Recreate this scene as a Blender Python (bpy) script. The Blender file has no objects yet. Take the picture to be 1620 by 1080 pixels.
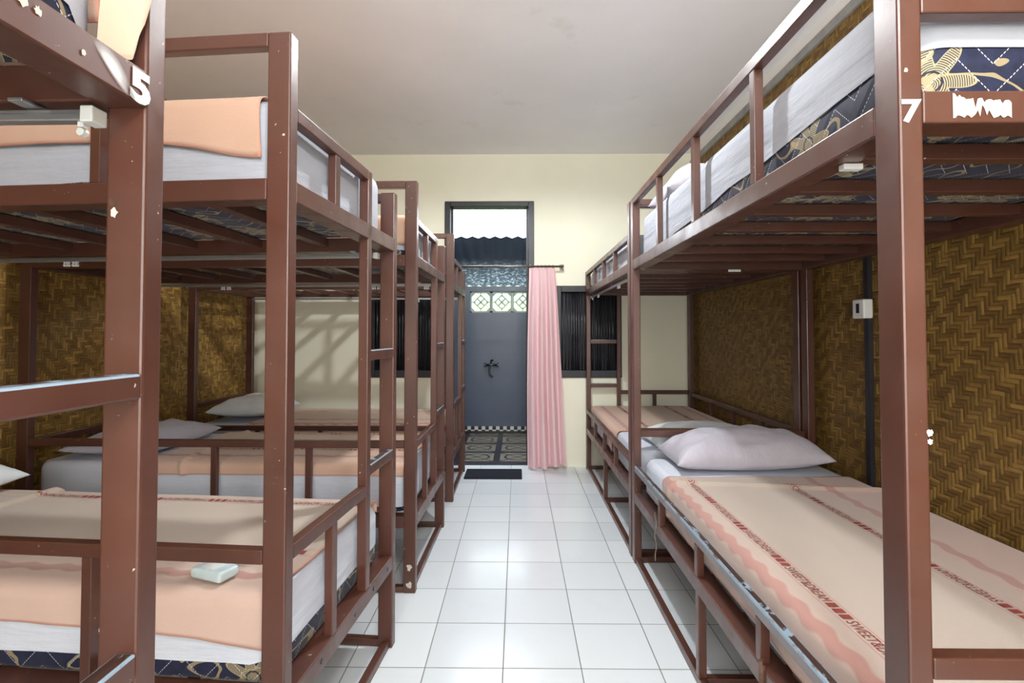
import bpy, bmesh, math, random
from mathutils import Vector, Matrix, noise
random.seed(7)
PI = math.pi
sc = bpy.context.scene
COL = sc.collection

# ------------------------------------------------------------------ helpers
def lin(r, g, b, a=1.0):
    f = lambda c: (c/255/12.92) if c/255 <= .04045 else ((c/255+.055)/1.055)**2.4
    return (f(r), f(g), f(b), a)

def link(o, parent=None):
    COL.objects.link(o)
    if parent is not None: o.parent = parent
    return o

def obj(name, bm, mat, parent=None, smooth=False, loc=None):
    me = bpy.data.meshes.new(name)
    bm.normal_update(); bm.to_mesh(me); bm.free()
    if smooth:
        for p in me.polygons: p.use_smooth = True
    for m in (mat if isinstance(mat, (list, tuple)) else [mat]): me.materials.append(m)
    o = bpy.data.objects.new(name, me)
    if loc: o.location = loc
    return link(o, parent)

def tag(o, label, cat, group=None, kind=None):
    o['label'] = label
    o['category'] = cat
    if group: o['group'] = group
    if kind: o['kind'] = kind
    return o

def empty(name, loc=(0,0,0), rz=0.0):
    o = bpy.data.objects.new(name, None)
    o.empty_display_size = .1
    o.location = loc; o.rotation_euler = (0,0,rz)
    return link(o)

def struct(o):
    o['kind'] = 'structure'
    return o

def box(bm, lo, hi, bev=0.0, seg=2):
    lo = Vector(lo); hi = Vector(hi)
    r = bmesh.ops.create_cube(bm, size=1.0)
    vs = r['verts']
    c = (lo+hi)/2; s = hi-lo
    for v in vs: v.co = Vector((v.co.x*s.x, v.co.y*s.y, v.co.z*s.z)) + c
    if bev > 0:
        es = list({e for v in vs for e in v.link_edges})
        bmesh.ops.bevel(bm, geom=es, offset=bev, segments=seg, affect='EDGES', profile=.5)
    return bm

def bar(name, lo, hi, mat, parent, bev=.004):
    lo2 = [min(a,b) for a,b in zip(lo,hi)]; hi2 = [max(a,b) for a,b in zip(lo,hi)]
    return obj(name, box(bmesh.new(), lo2, hi2, bev), mat, parent)

def tube(bm, p0, p1, r, n=12):
    p0 = Vector(p0); p1 = Vector(p1); d = p1-p0
    q = d.to_track_quat('Z','Y')
    m = Matrix.Translation((p0+p1)/2) @ q.to_matrix().to_4x4()
    bmesh.ops.create_cone(bm, cap_ends=True, segments=n, radius1=r, radius2=r, depth=d.length, matrix=m)
    return bm

# ------------------------------------------------------------------ materials
class NT:
    def __init__(self, name):
        self.m = bpy.data.materials.new(name); self.m.use_nodes = True
        self.t = self.m.node_tree; self.t.nodes.clear()
        self.out = self.n('ShaderNodeOutputMaterial')
        self.p = self.n('ShaderNodeBsdfPrincipled')
        self.t.links.new(self.p.outputs[0], self.out.inputs[0])
    def n(self, typ, **kw):
        x = self.t.nodes.new(typ)
        for k, v in kw.items(): setattr(x, k, v)
        return x
    def set(self, sock, v):
        if hasattr(v, 'is_output') or isinstance(v, bpy.types.NodeSocket): self.t.links.new(v, sock)
        else: sock.default_value = v
    def math(self, op, a, b=None, c=None, clamp=False):
        x = self.n('ShaderNodeMath', operation=op, use_clamp=clamp)
        self.set(x.inputs[0], a)
        if b is not None: self.set(x.inputs[1], b)
        if c is not None: self.set(x.inputs[2], c)
        return x.outputs[0]
    def mix(self, f, a, b):
        x = self.n('ShaderNodeMix', data_type='RGBA')
        self.set(x.inputs[0], f); self.set(x.inputs[6], a); self.set(x.inputs[7], b)
        return x.outputs[2]
    def pos(self): return self.n('ShaderNodeNewGeometry').outputs['Position']
    def objco(self): return self.n('ShaderNodeTexCoord').outputs['Object']
    def uv(self): return self.n('ShaderNodeTexCoord').outputs['UV']
    def xyz(self, v):
        s = self.n('ShaderNodeSeparateXYZ'); self.t.links.new(v, s.inputs[0]); return s.outputs
    def vec(self, x, y, z=0.0):
        s = self.n('ShaderNodeCombineXYZ')
        for i, v in enumerate((x,y,z)): self.set(s.inputs[i], v)
        return s.outputs[0]
    def scale(self, v, s):
        m = self.n('ShaderNodeMapping'); self.t.links.new(v, m.inputs[0]); m.inputs['Scale'].default_value = s; return m.outputs[0]
    def noise(self, v, scale, detail=4, rough=.55):
        x = self.n('ShaderNodeTexNoise'); self.t.links.new(v, x.inputs['Vector'])
        x.inputs['Scale'].default_value = scale; x.inputs['Detail'].default_value = detail; x.inputs['Roughness'].default_value = rough
        return x.outputs[0]
    def ramp(self, f, a, b):
        x = self.n('ShaderNodeMapRange', clamp=True); self.set(x.inputs[0], f); x.inputs[1].default_value = a; x.inputs[2].default_value = b
        return x.outputs[0]
    def bump(self, h, strength=.3, dist=.01):
        x = self.n('ShaderNodeBump'); self.set(x.inputs['Height'], h); x.inputs['Strength'].default_value = strength; x.inputs['Distance'].default_value = dist
        self.t.links.new(x.outputs[0], self.p.inputs['Normal'])
    def base(self, v): self.set(self.p.inputs['Base Color'], v)
    def rough(self, v): self.set(self.p.inputs['Roughness'], v)
    def spec(self, v): self.p.inputs['Specular IOR Level'].default_value = v
    def attr(self, name):
        return self.n('ShaderNodeAttribute', attribute_name=name).outputs['Fac']

def simple(name, col, rough=.5, metal=0.0, var=.12, sc_=8.0, spec=.5, bump=0.0):
    t = NT(name)
    co = t.objco()
    f = t.noise(co, sc_)
    dark = tuple(c*(1-var) for c in col[:3])+(1,)
    lite = tuple(min(1,c*(1+var)) for c in col[:3])+(1,)
    t.base(t.mix(t.ramp(f,.3,.7), dark, lite)); t.rough(rough); t.p.inputs['Metallic'].default_value = metal; t.spec(spec)
    if bump: t.bump(t.noise(co, sc_*6), bump, .004)
    return t.m

def paint_brown(name, col, worn=0.0, face=(116,108,110)):
    t = NT(name); p = t.pos()
    base = t.mix(t.ramp(t.noise(p, 3.5, 5),.3,.7), tuple(c*.82 for c in col[:3])+(1,), tuple(c*1.15 for c in col[:3])+(1,))
    # small chips and spatters of pale paint
    chip = t.math('MULTIPLY', t.ramp(t.noise(p, 75, 3, .6),.70,.73), t.ramp(t.noise(p, 5, 3),.50,.60))
    c1 = t.mix(chip, base, lin(205,196,184))
    # darker scuffs
    sc1 = t.math('MULTIPLY', t.ramp(t.noise(t.scale(p,(30,30,6)), 1.2, 5, .7),.60,.78), .5)
    c2 = t.mix(sc1, c1, lin(60,36,30))
    if worn > 0:
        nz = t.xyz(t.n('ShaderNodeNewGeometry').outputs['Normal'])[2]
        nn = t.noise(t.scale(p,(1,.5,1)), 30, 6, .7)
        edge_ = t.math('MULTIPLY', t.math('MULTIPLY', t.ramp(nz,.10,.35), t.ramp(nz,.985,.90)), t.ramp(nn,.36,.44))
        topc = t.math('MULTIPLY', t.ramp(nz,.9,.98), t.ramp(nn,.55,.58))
        c2 = t.mix(t.ramp(nz,.5,.9), c2 if face is None else lin(*face), lin(58,38,32))  # face colour paints floor reflection on the sides; top is dark brown
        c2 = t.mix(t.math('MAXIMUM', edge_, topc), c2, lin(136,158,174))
    t.base(c2)
    t.rough(t.ramp(t.noise(p, 12, 4), -.35, 1.75)); t.spec(.6)
    t.p.inputs['Coat Weight'].default_value = .22; t.p.inputs['Coat Roughness'].default_value = .2
    t.bump(t.noise(p, 60, 3), .10, .002)
    return t.m

M = {}
M['brown'] = paint_brown('brown_gloss_paint', lin(80,46,35))
M['brown_worn_sheen'] = paint_brown('brown_paint_worn_sheen', lin(78,46,36), 1.0)
M['white_paint'] = simple('white_spray_paint', lin(206,205,203), .6, bump=.1)
M['alu'] = simple('brushed_aluminium', lin(190,196,202), .32, .85, .06, 30)
M['plastic'] = simple('white_plastic', lin(225,228,226), .4, 0, .04)
M['black_wood'] = simple('black_painted_wood', lin(34,34,40), .45, 0, .3, 6)
M['rod'] = simple('grey_steel_rod', lin(120,110,104), .35, .7)
M['chrome'] = simple('dark_chrome', lin(70,74,80), .25, .8)

M['brown_edge'] = paint_brown('brown_paint_chipped_edge', lin(80,46,35), 1.0, None)
def mk_wall(name, col):
    t = NT(name); p = t.pos()
    t.base(t.mix(t.ramp(t.noise(p, 1.6, 6, .6), .3, .75), tuple(c*.93 for c in col[:3])+(1,), col))
    t.rough(.75); t.spec(.25); t.bump(t.noise(p, 30, 5), .06, .004)
    return t.m
M['cream'] = mk_wall('cream_wall_paint', lin(240,239,219))
M['white_wall'] = mk_wall('white_wall_paint', lin(238,236,230))

def mk_ceiling():
    t = NT('ceiling_paint'); p = t.pos()
    a = t.mix(t.ramp(t.noise(p, .8, 5, .6), .3, .7), lin(234,233,234), lin(244,243,243))
    st = t.ramp(t.noise(p, 2.3, 6, .65), .62, .80)
    t.base(t.mix(t.math('MULTIPLY', st, .35), a, lin(190,176,150))); t.rough(.8); t.spec(.2)
    t.bump(t.noise(p, 18, 4), .05, .004)
    return t.m
M['ceiling'] = mk_ceiling()

def mk_floor():
    t = NT('white_floor_tiles'); x, y, z = t.xyz(t.pos())
    T = .297
    fx = t.math('FRACT', t.math('DIVIDE', t.math('ADD', x, .055+T*20), T))
    fy = t.math('FRACT', t.math('DIVIDE', t.math('ADD', y, -1.95+T*20), T))
    dx = t.math('SUBTRACT', .5, t.math('ABSOLUTE', t.math('SUBTRACT', fx, .5)))
    dy = t.math('SUBTRACT', .5, t.math('ABSOLUTE', t.math('SUBTRACT', fy, .5)))
    d = t.math('MINIMUM', dx, dy)
    g = t.ramp(d, .004, .010)
    cell = t.n('ShaderNodeTexWhiteNoise', noise_dimensions='2D')
    t.t.links.new(t.vec(t.math('FLOOR', t.math('DIVIDE', t.math('ADD', x, .055+T*20), T)), t.math('FLOOR', t.math('DIVIDE', t.math('ADD', y, -1.95+T*20), T))), cell.inputs[0])
    tile = t.mix(cell.outputs[0], lin(212,219,224), lin(222,228,232))
    tile = t.mix(t.math('MULTIPLY', t.ramp(t.noise(t.pos(), 3, 6, .7), .5, .8), .25), tile, lin(200,202,200))
    t.base(t.mix(g, lin(120,118,112), tile))
    t.rough(t.math('ADD', t.math('MULTIPLY', t.math('SUBTRACT', 1.0, g), .5), t.math('ADD', .14, t.math('MULTIPLY', t.noise(t.pos(), 6, 4), .14))))
    t.spec(.5); t.bump(g, .25, .003)
    return t.m
M['floor'] = mk_floor()

def mk_bamboo(name, bright=1.0):
    """woven bamboo matting in a 4-over-4 twill; wall plane is y-z"""
    t = NT(name); p = t.pos(); x, y, z = t.xyz(p)
    w = .0165
    wob = t.math('MULTIPLY', t.math('SUBTRACT', t.noise(p, 2.0, 3), .5), .05)
    gy = t.math('DIVIDE', t.math('ADD', t.math('ADD', y, 10), wob), w)
    gz = t.math('DIVIDE', t.math('ADD', t.math('ADD', z, 10), wob), w)
    cy = t.math('FLOOR', gy); cz = t.math('FLOOR', gz)
    s = t.math('ADD', cy, cz)
    m = t.math('MODULO', s, 6.0)
    isv = t.math('LESS_THAN', m, 2.5)
    fy = t.math('ABSOLUTE', t.math('SUBTRACT', t.math('FRACT', gy), .5))
    fz = t.math('ABSOLUTE', t.math('SUBTRACT', t.math('FRACT', gz), .5))
    e = t.math('ADD', t.math('MULTIPLY', isv, fy), t.math('MULTIPLY', t.math('SUBTRACT', 1.0, isv), fz))
    grp = t.math('FLOOR', t.math('DIVIDE', s, 6.0))
    wn = t.n('ShaderNodeTexWhiteNoise', noise_dimensions='3D')
    sel = t.math('ADD', t.math('MULTIPLY', isv, cy), t.math('MULTIPLY', t.math('SUBTRACT', 1.0, isv), cz))
    t.t.links.new(t.vec(sel, grp, isv), wn.inputs[0])
    fib = t.noise(t.vec(t.math('MULTIPLY', gy, t.math('ADD', t.math('MULTIPLY', isv, 2.5), .25)), t.math('MULTIPLY', gz, t.math('ADD', t.math('MULTIPLY', t.math('SUBTRACT',1.0,isv), 2.5), .25)), isv), 1.2, 4)
    v = t.math('ADD', t.math('MULTIPLY', t.math('POWER', wn.outputs[0], 2.2), .62), t.math('MULTIPLY', t.ramp(fib,.3,.7), .30))
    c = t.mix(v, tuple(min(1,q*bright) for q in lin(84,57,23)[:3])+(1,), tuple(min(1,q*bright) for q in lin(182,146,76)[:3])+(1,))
    c = t.mix(t.math('MULTIPLY', isv, .12), c, lin(178,150,78))
    c = t.mix(t.math('MULTIPLY', t.ramp(t.noise(p, 22, 4, .7), .5, .8), .6), c, lin(70,48,18))
    big = t.ramp(t.noise(p, 1.4, 4), .3, .7)
    c = t.mix(t.math('MULTIPLY', big, .35), c, lin(98,70,28))
    edge = t.ramp(e, .33, .50)  # strand edges darkened to paint in shade between the strips
    t.base(t.mix(t.math('MULTIPLY', edge, .6), c, lin(44,28,10))); t.rough(.5); t.spec(.35)
    h = t.math('SUBTRACT', 1.0, t.math('MULTIPLY', t.math('MULTIPLY', e, e), 3.0))
    t.bump(h, .55, .004)
    return t.m
M['bamboo'] = mk_bamboo('woven_bamboo_matting')
M['bamboo_lit'] = mk_bamboo('woven_bamboo_matting_lit', 1.75)  # same matting, colour brightened to paint in light on the left wall

def mk_blanket(name, c_mid, c_edge, band=.215, mauve=.365, mauve2=None):
    """peach blanket; UV is metres: u along the length, v from the centre line"""
    t = NT(name); u, v, _ = t.xyz(t.uv())
    av = t.math('ABSOLUTE', v)
    base = t.mix(t.ramp(av, .15, .42), c_mid, c_edge)
    sc_ = t.math('MULTIPLY', t.math('SINE', t.math('MULTIPLY', u, 60.0)), .006)
    mv = mauve if mauve2 is None else t.math('ADD', mauve, t.math('MULTIPLY', t.math('GREATER_THAN', v, 0.0), mauve2-mauve))
    dm = t.math('ABSOLUTE', t.math('SUBTRACT', t.math('ADD', av, sc_), mv))
    base = t.mix(t.math('MULTIPLY', t.ramp(dm, .022, .014), .75), base, lin(172,120,112))
    dl = t.math('ABSOLUTE', t.math('SUBTRACT', t.math('ABSOLUTE', t.math('SUBTRACT', av, band)), .021))
    base = t.mix(t.math('MULTIPLY', t.ramp(dl, .0022, .0008), .6), base, lin(176,92,76))
    hem = t.attr('hem')
    base = t.mix(t.math('MULTIPLY', t.ramp(hem, .008, .005), .7), base, lin(206,142,120))
    fuzz = t.noise(t.uv(), 260, 3, .7)
    t.base(t.mix(t.math('MULTIPLY', t.ramp(fuzz, .3, .8), .12), base, lin(150,108,92)))
    t.rough(.9); t.spec(.15); t.p.inputs['Sheen Weight'].default_value = .25
    t.bump(t.math('ADD', fuzz, t.math('MULTIPLY', t.noise(t.scale(t.uv(),(6,14,1)), 1.0, 4), 2.0)), .22, .004)
    return t.m
M['blanket'] = mk_blanket('peach_blanket_cream_centre', lin(188,174,160), lin(202,174,160))
M['blanket_wide'] = mk_blanket('peach_blanket_cream_centre_wide', lin(180,166,154), lin(194,168,157), .215, .36, .300)
M['blanket_plain'] = mk_blanket('peach_blanket_plain', lin(196,164,143), lin(196,162,141), 9.0, 9.0)
M['blanket_far'] = mk_blanket('peach_blanket_far', lin(192,168,146), lin(208,174,154))  # slightly warmer tone for the lower blankets of beds C, D and F
M['letters'] = simple('dark_red_print', lin(138,58,50), .9, 0, .25, 60)

def mk_sheet(name, col):
    t = NT(name); p = t.objco()
    t.base(t.mix(t.ramp(t.noise(p, 3, 4), .3, .7), tuple(c*.93 for c in col[:3])+(1,), col)); t.rough(.75); t.spec(.2)
    f = t.math('ADD', t.noise(t.scale(p,(2.2,2.2,16)), 1.0, 4, .5), t.math('MULTIPLY', t.noise(t.scale(p,(9,4,9)), 1.0, 3), .5))
    t.bump(f, .55, .02)
    return t.m
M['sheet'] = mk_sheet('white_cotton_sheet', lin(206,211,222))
M['sheet_dimmed'] = mk_sheet('white_cotton_sheet_dimmed', lin(176,180,190))  # same cotton, colour darkened to offset strong lamp light on the top berths

def mk_pillow(name, col):
    t = NT(name); p = t.objco()
    t.base(t.mix(t.ramp(t.noise(p, 6, 4), .3, .7), tuple(c*.9 for c in col[:3])+(1,), col)); t.rough(.55); t.spec(.35)
    t.p.inputs['Sheen Weight'].default_value = .2
    t.bump(t.noise(t.scale(p,(9,4,5)), 1.6, 5, .6), .5, .02)
    return t.m
M['pillow_grey'] = mk_pillow('grey_lilac_pillowcase', lin(184,180,192))
M['pillow_white'] = mk_pillow('pale_grey_pillowcase', lin(218,224,228))

def mk_mattress():
    """navy ticking with gold flowers and a white zigzag stitch. UV: u = distance round the side, v = height"""
    t = NT('navy_floral_mattress'); uvs = t.uv(); u, v, _ = t.xyz(uvs)
    base = t.mix(t.ramp(t.noise(uvs, 40, 3), .3, .7), lin(22,27,48), lin(33,40,68))
    vo = t.n('ShaderNodeTexVoronoi', voronoi_dimensions='2D'); t.t.links.new(uvs, vo.inputs['Vector']); vo.inputs['Scale'].default_value = 5.2
    dv = t.n('ShaderNodeVectorMath', operation='SUBTRACT'); sc5 = t.scale(uvs, (5.2,5.2,1))
    # vector to the cell centre
    vp = t.n('ShaderNodeVectorMath', operation='SUBTRACT'); t.t.links.new(uvs, vp.inputs[0]); t.t.links.new(vo.outputs['Position'], vp.inputs[1])
    px, py, _ = t.xyz(vp.outputs[0])
    ang = t.math('ARCTAN2', py, px)
    r = t.math('SQRT', t.math('ADD', t.math('MULTIPLY', px, px), t.math('MULTIPLY', py, py)))
    petal = t.math('ADD', .054, t.math('MULTIPLY', t.math('COSINE', t.math('MULTIPLY', ang, 7.0)), .024))
    inside = t.math('LESS_THAN', r, petal)
    hatch = t.math('GREATER_THAN', t.math('SINE', t.math('ADD', t.math('MULTIPLY', r, 1500.0), t.math('MULTIPLY', ang, 9.0))), -.3)
    rim = t.math('LESS_THAN', t.math('ABSOLUTE', t.math('SUBTRACT', r, petal)), .0025)
    rim2 = t.math('LESS_THAN', t.math('ABSOLUTE', t.math('SUBTRACT', r, .018)), .002)
    gold = t.math('MAXIMUM', t.math('MULTIPLY', inside, hatch), rim)
    c = t.mix(t.math('MULTIPLY', gold, .85), base, lin(176,162,124))
    c = t.mix(rim2, c, lin(30,30,44))
    # leaves: a second, swirling band
    lf = t.math('LESS_THAN', t.math('ABSOLUTE', t.math('SUBTRACT', t.noise(t.scale(uvs,(7,12,1)), 1.0, 1), .56)), .018)
    c = t.mix(t.math('MULTIPLY', lf, .7), c, lin(170,154,116))
    tri = t.math('MULTIPLY', t.math('ABSOLUTE', t.math('SUBTRACT', t.math('FRACT', t.math('DIVIDE', u, .13)), .5)), .13)
    zz = t.math('MODULO', t.math('ADD', t.math('SUBTRACT', v, tri), 1.0), .055)
    st = t.math('MULTIPLY', t.math('LESS_THAN', zz, .0022), t.math('GREATER_THAN', t.math('SINE', t.math('MULTIPLY', u, 1100.0)), -.4))
    t.base(t.mix(st, c, lin(206,206,214))); t.rough(.6); t.spec(.3)
    t.p.inputs['Sheen Weight'].default_value = .1
    t.bump(t.math('MINIMUM', zz, .02), .35, .2)
    return t.m
M['mattress'] = mk_mattress()

def mk_bathwall():
    t = NT('bathroom_blue_grey_tiles'); x, y, z = t.xyz(t.pos())
    fx = t.math('ABSOLUTE', t.math('SUBTRACT', t.math('FRACT', t.math('DIVIDE', t.math('ADD', t.math('ADD', x, y), 10), .25)), .5))
    fz = t.math('ABSOLUTE', t.math('SUBTRACT', t.math('FRACT', t.math('DIVIDE', z, .25)), .5))
    g = t.ramp(t.math('MAXIMUM', fx, fz), .485, .493)
    c = t.mix(t.noise(t.pos(), 4, 5), lin(62,70,88), lin(76,84,102))
    c = t.mix(t.math('MULTIPLY', g, .35), c, lin(60,64,76))
    chk = t.n('ShaderNodeTexChecker'); chk.inputs['Scale'].default_value = 22; t.t.links.new(t.pos(), chk.inputs[0])
    chk.inputs[1].default_value = lin(22,22,26); chk.inputs[2].default_value = lin(190,190,188)
    low = t.math('LESS_THAN', z, .09)
    low2 = t.math('LESS_THAN', z, .03)
    c = t.mix(low, c, chk.outputs[0]); c = t.mix(low2, c, lin(24,24,28))
    t.base(c); t.rough(.35)
    return t.m
M['bathwall'] = mk_bathwall()

def mk_bathfloor():
    t = NT('bathroom_patterned_floor'); x, y, z = t.xyz(t.pos())
    T = .42
    fx = t.math('SUBTRACT', t.math('FRACT', t.math('DIVIDE', t.math('ADD', x, 10.29), T)), .5)
    fy = t.math('SUBTRACT', t.math('FRACT', t.math('DIVIDE', t.math('ADD', y, 10.1), T)), .5)
    edge = t.math('GREATER_THAN', t.math('MAXIMUM', t.math('ABSOLUTE', fx), t.math('ABSOLUTE', fy)), .42)
    r = t.math('SQRT', t.math('ADD', t.math('MULTIPLY', fx, fx), t.math('MULTIPLY', fy, fy)))
    ring = t.math('LESS_THAN', t.math('ABSOLUTE', t.math('SUBTRACT', r, .30)), .03)
    cr = t.math('LESS_THAN', t.math('ABSOLUTE', t.math('SUBTRACT', t.math('ABSOLUTE', fx), t.math('ABSOLUTE', fy))), .03)
    d = t.math('MAXIMUM', edge, t.math('MAXIMUM', ring, cr))
    t.base(t.mix(d, lin(122,116,102), lin(22,20,34))); t.rough(.3)
    return t.m
M['bathfloor'] = mk_bathfloor()

def mk_bathroof():
    t = NT('bathroom_corrugated_roof'); p = t.pos(); x, y, z = t.xyz(p)
    t.base(lin(58,66,84)); t.rough(.5)
    tr = t.n('ShaderNodeBsdfTranslucent'); tr.inputs[0].default_value = lin(170,190,196)
    mx = t.n('ShaderNodeMixShader')
    sp = t.ramp(t.noise(p, 26, 6, .75), .50, .66)
    edge = t.ramp(y, 5.95, 6.40)
    t.set(mx.inputs[0], t.math('MULTIPLY', t.math('ADD', t.math('MULTIPLY', sp, .16), .02), edge))
    t.t.links.new(t.p.outputs[0], mx.inputs[1]); t.t.links.new(tr.outputs[0], mx.inputs[2]); t.t.links.new(mx.outputs[0], t.out.inputs[0])
    return t.m
M['bathroof'] = mk_bathroof()

def mk_curtain():
    t = NT('pink_cotton_curtain'); p = t.pos()
    t.base(t.mix(t.ramp(t.noise(t.scale(p,(14,14,1.5)), 1.0, 4), .3, .7), lin(234,196,202), lin(242,212,215))); t.rough(.8); t.spec(.15)
    tr = t.n('ShaderNodeBsdfTranslucent'); tr.inputs[0].default_value = lin(244,200,206)
    mx = t.n('ShaderNodeMixShader'); mx.inputs[0].default_value = .22
    t.t.links.new(t.p.outputs[0], mx.inputs[1]); t.t.links.new(tr.outputs[0], mx.inputs[2]); t.t.links.new(mx.outputs[0], t.out.inputs[0])
    return t.m
M['curtain'] = mk_curtain()
M['mat'] = simple('dark_woven_doormat', lin(34,36,46), .9, 0, .3, 90, .2, .4)
M['blackbamboo'] = simple('black_bamboo_slats', lin(40,40,46), .28, 0, .4, 14, .6)
M['backing'] = simple('dark_window_backing', lin(14,15,20), .5)
M['block'] = simple('breeze_block_cement', lin(150,156,158), .8, 0, .1)
M['pack'] = simple('pale_blue_wrapper', lin(196,214,218), .35, 0, .08, 30)
M['trim'] = simple('grey_trim_strip', lin(150,150,146), .6, 0, .2, 10)
M['string'] = simple('grey_string', lin(120,110,104), .9)
M['sticker'] = simple('torn_paper_sticker', lin(196,193,178), .8, 0, .1, 40)
def mk_smear():
    t = NT('sprayed_white_smear'); x, y, z = t.xyz(t.uv())
    d = t.math('SQRT', t.math('ADD', t.math('POWER', t.math('SUBTRACT', x, .5), 2.0), t.math('POWER', t.math('SUBTRACT', y, .5), 2.0)))
    t.base(lin(226,224,222)); t.rough(.6)
    t.set(t.p.inputs['Alpha'], t.math('MULTIPLY', t.ramp(d, .5, .16), .85))
    return t.m
M['smear'] = mk_smear()
M['rust'] = simple('rusty_latch_steel', lin(112,84,70), .5, .6, .3, 40)

# ------------------------------------------------------------------ camera
F_PX = 800.0
cam = bpy.data.cameras.new('camera'); cam.sensor_width = 36; cam.lens = F_PX/1620*36
cam.shift_y = -32.4/1620; cam.clip_start = .03
co = bpy.data.objects.new('camera', cam); COL.objects.link(co)
H = 1.27
co.location = (0,0,H); co.rotation_euler = (PI/2+math.radians(1.39), 0, math.atan(8.6/F_PX))
sc.camera = co

# ------------------------------------------------------------------ room shell
XL, XR, YB, YF, ZC = -2.60, 1.675, 4.85, -1.7, 3.0
def plane_box(name, lo, hi, mat): return struct(obj(name, box(bmesh.new(), lo, hi), mat))
plane_box('floor', (XL-.1,YF-.1,-.1), (XR+.1,YB+.12,0), M['floor'])
plane_box('ceiling', (XL-.1,YF-.1,ZC), (XR+.1,YB+.12,ZC+.1), M['ceiling'])
plane_box('wall_front', (XL-.1,YF-.1,0), (XR+.1,YF,ZC), M['cream'])
plane_box('wall_left', (XL-.1,YF,0), (XL,YB,ZC), M['bamboo_lit'])
plane_box('wall_right', (XR,YF,0), (XR+.1,YB,2.90), M['bamboo'])
plane_box('wall_right_top', (XR-.004,YF,2.90), (XR+.1,YB,ZC), M['white_wall'])
plane_box('trim_1', (XR-.016,YF,2.872), (XR+.0,YB,2.925), M['trim'])
plane_box('trim_2', (XR-.022,2.40,.50), (XR,2.43,1.90), M['black_wood'])
# back wall with a tall doorway and two window openings
DX0, DX1, DZ = -.70, .16, 2.54
W1 = (-1.42,-.76,.846,1.725); W2 = (.37,.995,.846,1.725)
bm = bmesh.new()
Y0, Y1 = YB, YB+.12
box(bm,(XL,Y0,0),(W1[0],Y1,ZC)); box(bm,(W1[0],Y0,0),(W1[1],Y1,W1[2])); box(bm,(W1[0],Y0,W1[3]),(W1[1],Y1,ZC))
box(bm,(W1[1],Y0,0),(DX0,Y1,ZC)); box(bm,(DX0,Y0,DZ),(DX1,Y1,ZC)); box(bm,(DX1,Y0,0),(W2[0],Y1,ZC))
box(bm,(W2[0],Y0,0),(W2[1],Y1,W2[2])); box(bm,(W2[0],Y0,W2[3]),(W2[1],Y1,ZC)); box(bm,(W2[1],Y0,0),(XR,Y1,ZC))
struct(obj('wall_back', bm, M['cream']))
# doorway frame
d = struct(empty('door_1', ((DX0+DX1)/2, YB, 0)))
cx = (DX0+DX1)/2
bar('door_jamb', (DX0-cx,-.02,0), (DX0+.055-cx,.12,DZ), M['black_wood'], d)
bar('door_jamb', (DX1-.055-cx,-.02,0), (DX1-cx,.12,DZ), M['black_wood'], d)
bar('door_head', (DX0+.055-cx,-.02,DZ-.05), (DX1-.055-cx,.12,DZ), M['black_wood'], d)
bar('door_stop', (DX0+.055-cx,.05,0), (DX0+.075-cx,.09,DZ-.05), M['black_wood'], d, .002)
bar('door_stop', (DX1-.075-cx,.05,0), (DX1-.055-cx,.09,DZ-.05), M['black_wood'], d, .002)
def bamboo_window(name, W):
    x0,x1,z0,z1 = W
    w = struct(empty(name, ((x0+x1)/2, YB, z0)))
    hw = (x1-x0)/2; h = z1-z0
    bar('frame_side', (-hw,-.015,0), (-hw+.05,.07,h), M['black_wood'], w)
    bar('frame_side', (hw-.05,-.015,0), (hw,.07,h), M['black_wood'], w)
    bar('frame_head', (-hw+.05,-.015,h-.06), (hw-.05,.07,h), M['black_wood'], w)
    bar('frame_sill', (-hw+.05,-.015,0), (hw-.05,.07,.07), M['black_wood'], w)
    bar('dark_backing', (-hw-.0,.072,0), (hw+.0,.09,h), M['backing'], w, 0)  # opaque dark panel stands in for the unlit space behind the slats
    bm = bmesh.new(); x = -hw+.062
    rr = random.Random(name)
    while x < hw-.06:
        r = rr.uniform(.007,.011)
        lean = rr.uniform(-.008,.008)
        tube(bm, (x,.03,.07), (x+lean,.03,h-.06), r, 10)
        x += rr.uniform(.020,.034)
    obj('bamboo_slats', bm, M['blackbamboo'], w, True)
bamboo_window('window_1', W1); bamboo_window('window_2', W2)

# bathroom beyond the doorway
BY = 6.45; BX0, BX1 = -1.05, .62
plane_box('floor_bathroom', (BX0,YB+.12,-.1), (BX1,BY,0.0), M['bathfloor'])
plane_box('wall_bathroom_left', (BX0-.1,YB+.12,0), (BX0,BY+.1,2.2), M['bathwall'])
plane_box('wall_bathroom_right', (BX1,YB+.12,0), (BX1+.1,BY+.1,2.2), M['bathwall'])
BZ0, BZ1 = 1.535, 1.805
bx = [-.605,-.335,-.065,.205,.475]
bm = bmesh.new()
box(bm,(BX0,BY,0),(BX1,BY+.1,BZ0)); box(bm,(BX0,BY,BZ1),(BX1,BY+.1,1.87))
box(bm,(BX0,BY,BZ0),(-.605,BY+.1,BZ1)); box(bm,(.205,BY,BZ0),(BX1,BY+.1,BZ1))
struct(obj('wall_bathroom_back', bm, M['bathwall']))
bm = bmesh.new()
n = 60
for i in range(n+1):
    for j,(y,z) in enumerate(((BY+.1,1.88),(5.55,2.33))):
        x = BX0-.1+(BX1-BX0+.2)*i/n
        bm.verts.new((x,y,z+.012*math.sin(i*PI/2)))
bm.verts.ensure_lookup_table()
for i in range(n): bm.faces.new([bm.verts[k] for k in (2*i,2*i+2,2*i+3,2*i+1)])
struct(obj('ceiling_bathroom', bm, M['bathroof'], smooth=True))
plane_box('trim_3', (DX0+.055,YB+.05,0), (DX1-.055,YB+.12,.012), M['black_wood'])
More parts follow.
